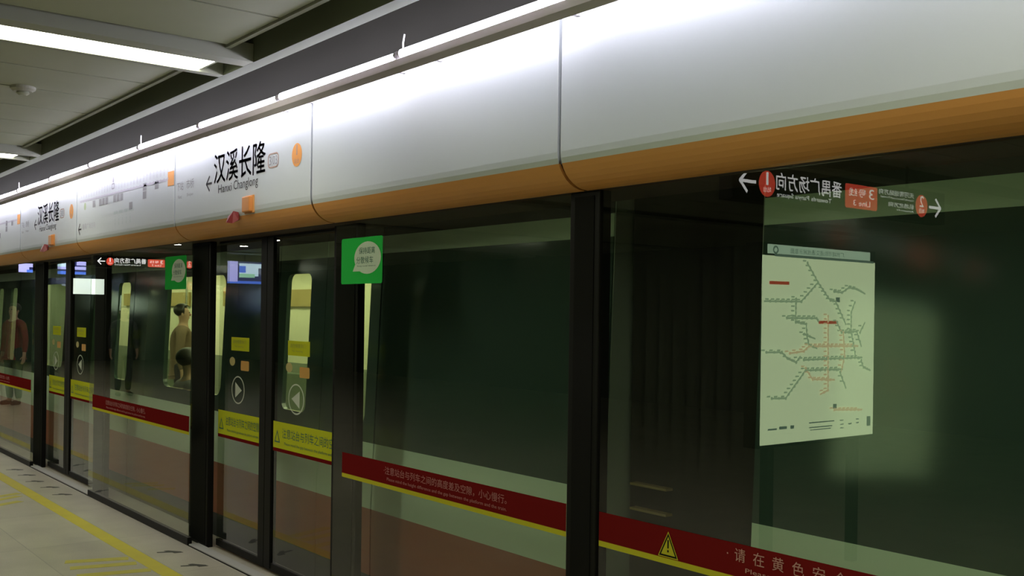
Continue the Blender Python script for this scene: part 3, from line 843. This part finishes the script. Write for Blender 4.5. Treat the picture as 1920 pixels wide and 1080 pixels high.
# ------------------------------------------------------------------ people
def skinned(verts, edges, radii, levels=2, root=0):
    me = bpy.data.meshes.new('skel'); me.from_pydata([Vector(v) for v in verts], edges, [])
    o = bpy.data.objects.new('skel', me); COL.objects.link(o)
    o.modifiers.new('s', 'SKIN'); sv = me.skin_vertices[0].data
    for i, r in enumerate(radii):
        sv[i].radius = (r if isinstance(r, tuple) else (r, r)); sv[i].use_root = (i == root)
    m = o.modifiers.new('d', 'SUBSURF'); m.levels = levels; m.render_levels = levels
    dg = bpy.context.evaluated_depsgraph_get(); dg.update()
    m2 = bpy.data.meshes.new_from_object(o.evaluated_get(dg))
    b = bmesh.new(); b.from_mesh(m2)
    bpy.data.objects.remove(o); bpy.data.meshes.remove(m2)
    return b

def person(loc, heading, seated, top, bottom, label, arm='down', scale=1.0):
    """heading: angle of the facing direction. The figure is built facing +X, then turned."""
    t = thing('person', loc, label, 'person')
    t.rotation_euler = (0, 0, heading); t.scale = (scale,) * 3
    ORIG[t.name] = Vector((0, 0, 0))
    hip = 0.50 if seated else 0.92
    V, E, R = [], [], []
    def add(p, r, link=None):
        V.append(p); R.append(r); i = len(V) - 1
        if link is not None: E.append((link, i))
        return i
    pel = add((0, 0, hip), (.115, .085))
    wai = add((0, 0, hip + .17), (.105, .078), pel)
    che = add((0, 0, hip + .36), (.150, .10), wai)
    nb = add((0, 0, hip + .49), .075, che)
    nk = add((.01, 0, hip + .56), .050, nb)
    h1 = add((.025, 0, hip + .63), .072, nk)
    h2 = add((.015, 0, hip + .71), .088, h1)
    h3 = add((.005, 0, hip + .78), .062, h2)
    joints = {}
    for s in (-1, 1):
        sh = add((0, s * .185, hip + .455), .056, nb)
        if arm == 'phone' and s < 0:
            el = add((.06, s * .24, hip + .19), .040, sh); wr = add((.26, s * .12, hip + .27), .028, el)
            fd = Vector((.8, .3 * -s, .45)).normalized()
        elif seated:
            el = add((.05, s * .24, hip + .20), .040, sh); wr = add((.27, s * .13, hip + .09), .028, el)
            fd = Vector((.95, -s * .2, -.1)).normalized()
        else:
            el = add((-.02, s * .235, hip + .18), .040, sh); wr = add((.02, s * .25, hip - .06), .028, el)
            fd = Vector((.12, 0, -1)).normalized()
        wp = Vector(V[wr]); pm = add(tuple(wp + fd * .055), (.036, .020), wr)
        kn = add(tip := tuple(wp + fd * .095), (.036, .016), pm)
        joints[s] = (wp, fd)
        if seated:
            th = add((.10, s * .09, hip - .01), .080, pel); knee = add((.43, s * .10, hip - .01), .060, th)
            an = add((.42, s * .10, .09), .040, knee); ft = add((.52, s * .11, .045), .036, an); toe = add((.62, s * .12, .035), .028, ft)
        else:
            th = add((0, s * .09, hip - .12), .086, pel); knee = add((.015, s * .095, .48), .060, th)
            an = add((-.02, s * .10, .09), .040, knee); ft = add((.07, s * .11, .045), .036, an); toe = add((.16, s * .12, .035), .028, ft)
    # fingers: four unequal bent fingers and a thumb on each hand
    for s in (-1, 1):
        wp, fd = joints[s]
        side = fd.cross(Vector((0, s, 0)) if abs(fd.y) < .7 else Vector((1, 0, 0)))
        side.normalize(); curl = side.cross(fd) * (1 if s > 0 else -1); curl.normalize()
        palm = len(V)
    body = skinned(V, E, R, 2, pel)
    for s in (-1, 1):
        wp, fd = joints[s]
        across_ = fd.cross(Vector((0, s * 1.0, 0))); across_.normalize()
        inw = Vector((0, -s, 0))
        for k, ln in enumerate((.068, .078, .072, .056)):
            o_ = across_ * (-.027 + .018 * k); p0 = wp + fd * .085 + o_
            p1 = p0 + fd * ln * .55 + inw * .006; p2 = p0 + fd * ln + inw * .028
            merge(body, skinned([p0 - fd * .03, p0, p1, p2], [(0, 1), (1, 2), (2, 3)], [.0085, .009, .0085, .007], 1))
        p0 = wp + fd * .04 - across_ * .028
        merge(body, skinned([p0, p0 - across_ * .022 + fd * .02 + inw * .008, p0 - across_ * .030 + fd * .05 + inw * .018], [(0, 1), (1, 2)], [.012, .0105, .008], 1))
    # face relief: nose and ears on the same mesh
    hz = hip + .69
    ball(body, (.100, 0, hz - .012), .016, 1.1, .8, 1.3, 10)
    for s in (-1, 1): ball(body, (.005, s * .086, hz - .01), .026, .6, .3, 1.1, 10)
    bod = obj('body', body, SKIN, t, smooth=True)
    b = new()
    for s in (-1, 1): ball(b, (.090, s * .032, hz + .018), .011, .6, 1.2, .8, 10)
    obj('eyes', b, EYE, bod)
    b = new(); ball(b, (.088, 0, hz - .055), .02, .4, 1.2, .3, 10); obj('mouth', b, LIP, bod)
    b = new(); tb = bmesh.new(); bmesh.ops.create_uvsphere(tb, u_segments=20, v_segments=14, radius=1)
    for v in tb.verts:
        front_ = v.co.x > .35 and v.co.z < .45
        k = .6 if front_ else 1.0
        v.co = Vector((-.004 + v.co.x * .106 * (k if v.co.x > 0 else 1), v.co.y * .100 * (k if front_ else 1), hz + .045 + v.co.z * (.090 if v.co.z > 0 else .085)))
    merge(b, tb); obj('hair', b, HAIR, t, smooth=True)
    # clothing: shells over torso and arms, legs, shoes
    def sub(idx, grow): return [(tuple(x + grow for x in R[i]) if isinstance(R[i], tuple) else R[i] + grow) for i in idx]
    tv, te, tr = [], [], []
    m = {}
    def addc(i, g, p=None):
        tv.append(V[i] if p is None else p); r = R[i]; tr.append(tuple(x + g for x in r) if isinstance(r, tuple) else r + g); m[i] = len(tv) - 1
    for i in (pel, wai, che, nb): addc(i, .046 if i in (pel, wai) else .022)
    te += [(0, 1), (1, 2), (2, 3)]
    tv.append((0, 0, hip - .10) if not seated else (.03, 0, hip - .05)); tr.append((.165, .135)); te.append((0, len(tv) - 1))
    i0 = h3 + 1
    per = (len(V) - i0) // 2
    for q in range(2):
        s0 = i0 + q * per
        addc(s0, .014); te.append((m[nb], m[s0])); addc(s0 + 1, .014); te.append((m[s0], m[s0 + 1]))
        wpos = Vector(V[s0 + 1]).lerp(Vector(V[s0 + 2]), .88); addc(s0 + 2, .013, tuple(wpos)); te.append((m[s0 + 1], m[s0 + 2]))
    obj('jacket', skinned(tv, te, tr, 2), top, t, smooth=True)
    tv, te, tr, m = [], [], [], {}
    addc(pel, .034); tv.append((0, 0, hip + .14)); tr.append((.135, .105)); te.append((0, 1))
    for q in range(2):
        s0 = i0 + q * per + 5
        addc(s0, .014); te.append((0, m[s0])); addc(s0 + 1, .016); te.append((m[s0], m[s0 + 1])); addc(s0 + 2, .016); te.append((m[s0 + 1], m[s0 + 2]))
    obj('trousers', skinned(tv, te, tr, 2), bottom, t, smooth=True)
    for q in range(2):
        s0 = i0 + q * per + 7
        a = Vector(V[s0]); f_ = Vector(V[s0 + 1]); e_ = Vector(V[s0 + 2])
        obj('shoe', skinned([a + Vector((-.03, 0, -.045)), f_, e_], [(0, 1), (1, 2)], [.044, .046, .036], 2), CLOTHDARK, t, smooth=True)
    if arm == 'phone': return t, joints[-1]
    return t, None

person((-13.0, 4.85, 0.0), math.radians(68), False, CLOTHBROWN, CLOTHDARK, 'person in a brown top standing inside the carriage behind the wide lit window')
person((-8.95, 3.40, 0.0), math.radians(90), True, CLOTHGREY, CLOTHDARK, 'person seated inside the carriage in dark clothing with their back to the wide window')
person((-20.0, -0.95, 0.0), math.radians(0), False, CLOTHDARK, CLOTHDARK, 'person standing on the platform in dark clothing, only mirrored in the glass')
person((-19.0, 1.2, 0.0), math.radians(60), False, CLOTHRED, CLOTHDARK, 'person standing on the platform in a red top, only mirrored in the glass')

# ------------------------------------------------------------------ signs, map and screens over the platform (mirrored in the glass)
def hanging_sign(x0, label, k=1.0):
    """Faces +X; near-glass end at y = -0.95."""
    t = thing('hanging_sign', (x0, -2.5, 2.74), label, 'hanging sign')
    b = new(); box(b, x0 - .14, x0, -4.06, -0.90, 2.585, 2.885, .006); obj('casing', b, BLACKM, t)
    b = new()
    for y in (-1.4, -3.5): tube(b, [(x0 - .07, y, 2.885), (x0 - .07, y, 3.10)], .014, 8)
    obj('hanger', b, BLACK, t)
    f = across(x0 + .002)
    b = new()
    stroke(b, f, [(-1.175, 2.735), (-.985, 2.735)], .026); stroke(b, f, [(-1.07, 2.815), (-.985, 2.735), (-1.07, 2.655)], .026)
    stroke(b, f, [(-3.775, 2.735), (-3.975, 2.735)], .026); stroke(b, f, [(-3.89, 2.815), (-3.975, 2.735), (-3.89, 2.655)], .026)
    obj('arrow', b, EMW, t)
    for (c, dgt) in ((-1.322, '1'), (-3.636, '2')):
        b = new(); poly(b, ell_pts(c, 2.735, .105, .105), f)
        o = obj('platform_disc', b, EMR, t)
        b = new(); text(b, dgt, f, c - (.014 if dgt == '1' else .035), c + (.014 if dgt == '1' else .035), 2.725, 2.828, .002); text(b, '站台', f, c - .05, c + .05, 2.668, 2.712, .002)
        obj('disc_lettering', b, EMW2, o)
    b = new(); text(b, '番禺广场方向', f, -2.347, -1.440, 2.700, 2.840, bold=0.010); obj('direction_text', b, EMW, t)
    b = new(); text(b, 'Towards Panyu Square', f, -2.20, -1.45, 2.632, 2.682); obj('english_text', b, EMW2, t)
    b = new(); poly(b, rrect_pts(-2.894, -2.398, 2.630, 2.840, .02), f)
    o = obj('line_plate', b, EMR, t)
    b = new(); text(b, '3', f, -2.84, -2.76, 2.725, 2.815, .002); text(b, '号线', f, -2.72, -2.45, 2.735, 2.805, .002); text(b, 'Line 3', f, -2.78, -2.52, 2.655, 2.705, .002)
    obj('plate_lettering', b, EMW2, o)
    b = new()
    text(b, '天河客运站方向', f, -3.502, -2.92, 2.792, 2.842); text(b, 'Towards Tianhe Coach Terminal', f, -3.502, -2.95, 2.762, 2.780)
    text(b, '机场北方向', f, -3.502, -3.08, 2.690, 2.735); text(b, 'Airport N.', f, -3.502, -3.20, 2.655, 2.676)
    obj('second_direction_text', b, EMW2, t)
    return t
s1 = hanging_sign(-5.2, 'black hanging sign with white arrows, red discs and line plate, mirrored large at upper right')
s2 = copy_tree(s1); s2.location = (-23.0, -2.485, 2.705); s2.scale = (0.8, 0.764, 0.82)
s1.location = (-4.602, -1.594, 2.615); s1.scale = (0.885,) * 3
s2['label'] = 'black hanging sign with white arrow and red plate, mirrored small in the farther glass panel'

# lit network map on two legs
MX, MY0, MY1, MZ0, MZ1 = -4.0, -0.97, 0.26, 0.865, 2.045
t = thing('map_lightbox', (MX, (MY0 + MY1) / 2, 0), 'tall lit metro network map on a stand, mirrored in the rightmost glass panel', 'map board')
b = new(); box(b, MX - .12, MX - .004, MY0 - .01, MY1 + .01, MZ0 - .02, 2.125, .004); obj('casing', b, BLACKM, t)
b = new()
for y in (MY0 + .15, MY1 - .15): box(b, MX - .09, MX - .03, y - .03, y + .03, 0, MZ0 - .01)
obj('leg', b, BLACK, t)
b = new(); rect(b, across(MX), MY0, MY1, MZ0, MZ1); face = obj('map_face', b, MAPFACE, t)
b = new(); rect(b, across(MX), MY0 + .06, MY1 - .05, MZ1 + .012, 2.115); hd = obj('title_bar', b, MAPHEAD, t)
fm = across(MX + .002)
def mp(px, py):
    f = (px - 40) / 583.0
    f = max(0, min(1, f)); top = 100 + 30 * f; bot = 1040 - 50 * f
    g = (py - top) / (bot - top)
    tt = (f * 1.16) / (f * 1.16 + (1 - f))
    return (MY1 - tt * (MY1 - MY0), MZ1 - g * (MZ1 - MZ0))
LINES = [(0, [(237, 135), (290, 230), (355, 320), (385, 325), (445, 440)]), (0, [(290, 232), (210, 328), (50, 328)]), (0, [(185, 315), (185, 430), (235, 440), (240, 500), (250, 545), (290, 560)]),
         (0, [(145, 410), (285, 410), (300, 430)]), (3, [(300, 430), (395, 430)]), (0, [(395, 430), (420, 480), (510, 475), (540, 550)]), (0, [(60, 580), (125, 580), (150, 610), (190, 630), (210, 600)]),
         (1, [(160, 585), (225, 575), (250, 550), (520, 548)]), (0, [(225, 618), (545, 605)]), (0, [(85, 808), (145, 808), (235, 670), (430, 665)]), (1, [(235, 660), (270, 715), (385, 718)]),
         (1, [(345, 400), (350, 770), (310, 790)]), (0, [(375, 275), (420, 280), (460, 255), (505, 262), (560, 285)]), (0, [(495, 330), (475, 380), (475, 470), (505, 600)]), (0, [(415, 680), (450, 760)]),
         (0, [(530, 480), (560, 430)]), (1, [(430, 480), (440, 600), (420, 680)]), (0, [(540, 620), (555, 655), (600, 670)]), (3, [(72, 236), (152, 238)]), (1, [(385, 868), (550, 868)]), (0, [(225, 490), (280, 512)])]
for mi, P in LINES:
    b = new(); stroke(b, fm, [mp(*q) for q in P], .012 if mi != 3 else .02)
    if mi != 3:
        for q0, q1 in zip(P[:-1], P[1:]):
            n = max(2, int(math.hypot(q1[0] - q0[0], q1[1] - q0[1]) / 22))
            for k in range(n):
                c = mp(q0[0] + (q1[0] - q0[0]) * k / n, q0[1] + (q1[1] - q0[1]) * k / n)
                poly(b, ell_pts(c[0], c[1], .011, .011, 8), fm, .0015); rect(b, fm, c[0] + .014, c[0] + .05, c[1] + .008, c[1] + .018, .001)
    obj('route_line', b, MAPL[mi], face)
b = new()
for (a, c_, e, g) in ((70, 108, 955, 966), (118, 152, 945, 962), (168, 184, 942, 960), (80, 180, 980, 988), (255, 385, 926, 930), (255, 375, 950, 954), (260, 370, 962, 966), (418, 438, 918, 924), (420, 440, 938, 944), (420, 440, 956, 962), (466, 486, 934, 942), (512, 530, 912, 918), (512, 530, 930, 936), (580, 604, 900, 950), (378, 398, 838, 862), (385, 408, 305, 328)):
    u0, v0 = mp(a, g); u1, v1 = mp(c_, e)
    rect(b, fm, min(u0, u1), max(u0, u1), min(v0, v1), max(v0, v1), .001)
obj('legend', b, MAPL[2], face)
ft = across(MX + .002)
b = new(); text(b, '广州城市轨道交通线网示意图', ft, -.60, -.02, 2.066, 2.100); obj('title_text', b, MAPL[2], hd)
b = new(); ring(b, ft, ell_pts(.13, 2.082, .028, .026), ell_pts(.13, 2.082, .016, .014)); obj('round_mark', b, MAPL[2], hd)
b = new(); rect(b, across(MX + .001), MY0 + .02, MY1 - .12, MZ1 - .004, MZ1 + .010); obj('divider', b, MAPL[2], hd)

# monitors and a lit advert box further along
def monitor(x, yc, zc, wd, ht, label, blocks):
    t = thing('monitor', (x, yc, zc), label, 'monitor')
    b = new(); box(b, x - .08, x, yc - wd / 2 - .02, yc + wd / 2 + .02, zc - ht / 2 - .02, zc + ht / 2 + .02, .006); obj('casing', b, BLACKM, t)
    b = new(); tube(b, [(x - .05, yc, zc + ht / 2), (x - .05, yc, CT)], .02, 8); obj('hanger', b, BLACK, t)
    b = new(); ms = []
    f = across(x + .002)
    for i, (m, u0, u1, v0, v1) in enumerate(blocks):
        if m not in ms: ms.append(m)
        rect(b, f, yc - wd / 2 + u0 * wd, yc - wd / 2 + u1 * wd, zc - ht / 2 + v0 * ht, zc - ht / 2 + v1 * ht, .0004 * i, ms.index(m))
    obj('screen', b, ms, t)
BL = [(SCRN, 0, 1, 0, 1), (SCRB, 0, 1, 0, .12), (SCRL, .72, 1, .08, 1), (SCRW, 0, .68, .72, .92), (SCRW, .15, .68, .35, .72), (SCRG, .25, .68, .28, .45), (SCRB, .5, .68, .5, .8), (SCRL, .74, .98, .3, .34)]
BL2 = [(SCRN, 0, 1, 0, 1), (SCRW, 0, 1, .45, 1), (SCRL, 0, 1, .4, .6), (SCRB, 0, 1, 0, .25)]
BL3 = [(SCRN, 0, 1, 0, 1), (SCRL, 0, .85, .7, 1), (SCRL, 0, 1, .36, .6), (SCRB, 0, 1, 0, .2)]
monitor(-22.0, -4.00, 2.53, .87, .50, 'hanging monitor with a blue and white screen, mirrored in the nearer glass doors', BL)
monitor(-24.0, -.63, 2.56, .30, .28, 'small hanging monitor with white and blue bars, mirrored at left beside its lilac twin', BL2)
monitor(-24.0, -.965, 2.57, .24, .29, 'small hanging monitor with lilac and blue bars, mirrored at left beside the white-barred one', BL3)
monitor(-24.0, -.13, 2.53, .33, .19, 'small hanging lilac monitor, mirrored at the far left below the orange edge', [(SCRL, 0, 1, 0, 1), (SCRB, 0, .5, 0, .3), (SCRN, .0, .35, .3, .6)])
t = thing('advert_lightbox', (-22.0, -.72, 2.12), 'white lit advert box, mirrored in the farther glass doors', 'light box')
b = new(); box(b, -22.1, -22.0, -1.19, -.25, 1.94, 2.30, .005); obj('casing', b, BLACKM, t)
b = new(); box(b, -22.06, -22.04, -.78, -.72, 2.3, CT); obj('hanger', b, BLACK, t)
b = new(); rect(b, across(-21.998), -.90, -.27, 1.96, 2.28); obj('lit_face', b, ADLIT, t)
b = new(); rect(b, across(-21.998), -1.17, -.915, 1.96, 2.28); obj('lit_face', b, ADLIT, t)
for i, (x, y) in enumerate(((-18.51, -2.11), (-18.87, -2.58), (-17.1, -2.25), (-16.85, -2.29), (-19.48, -1.77))):
    t = thing('downlight', (x, y, CT), 'round recessed downlight in the ceiling, mirrored as a white spot in the nearer doors', 'downlight', 'downlights mirrored in the doors')
    b = new(); tube(b, [(x, y, CT), (x, y, CT - .015)], .10, 20); obj('trim_ring', b, CEILTRIM, t)
    b = new(); tube(b, [(x, y, CT - .014), (x, y, CT - .020)], .075, 20); obj('lens', b, DOWN, t)
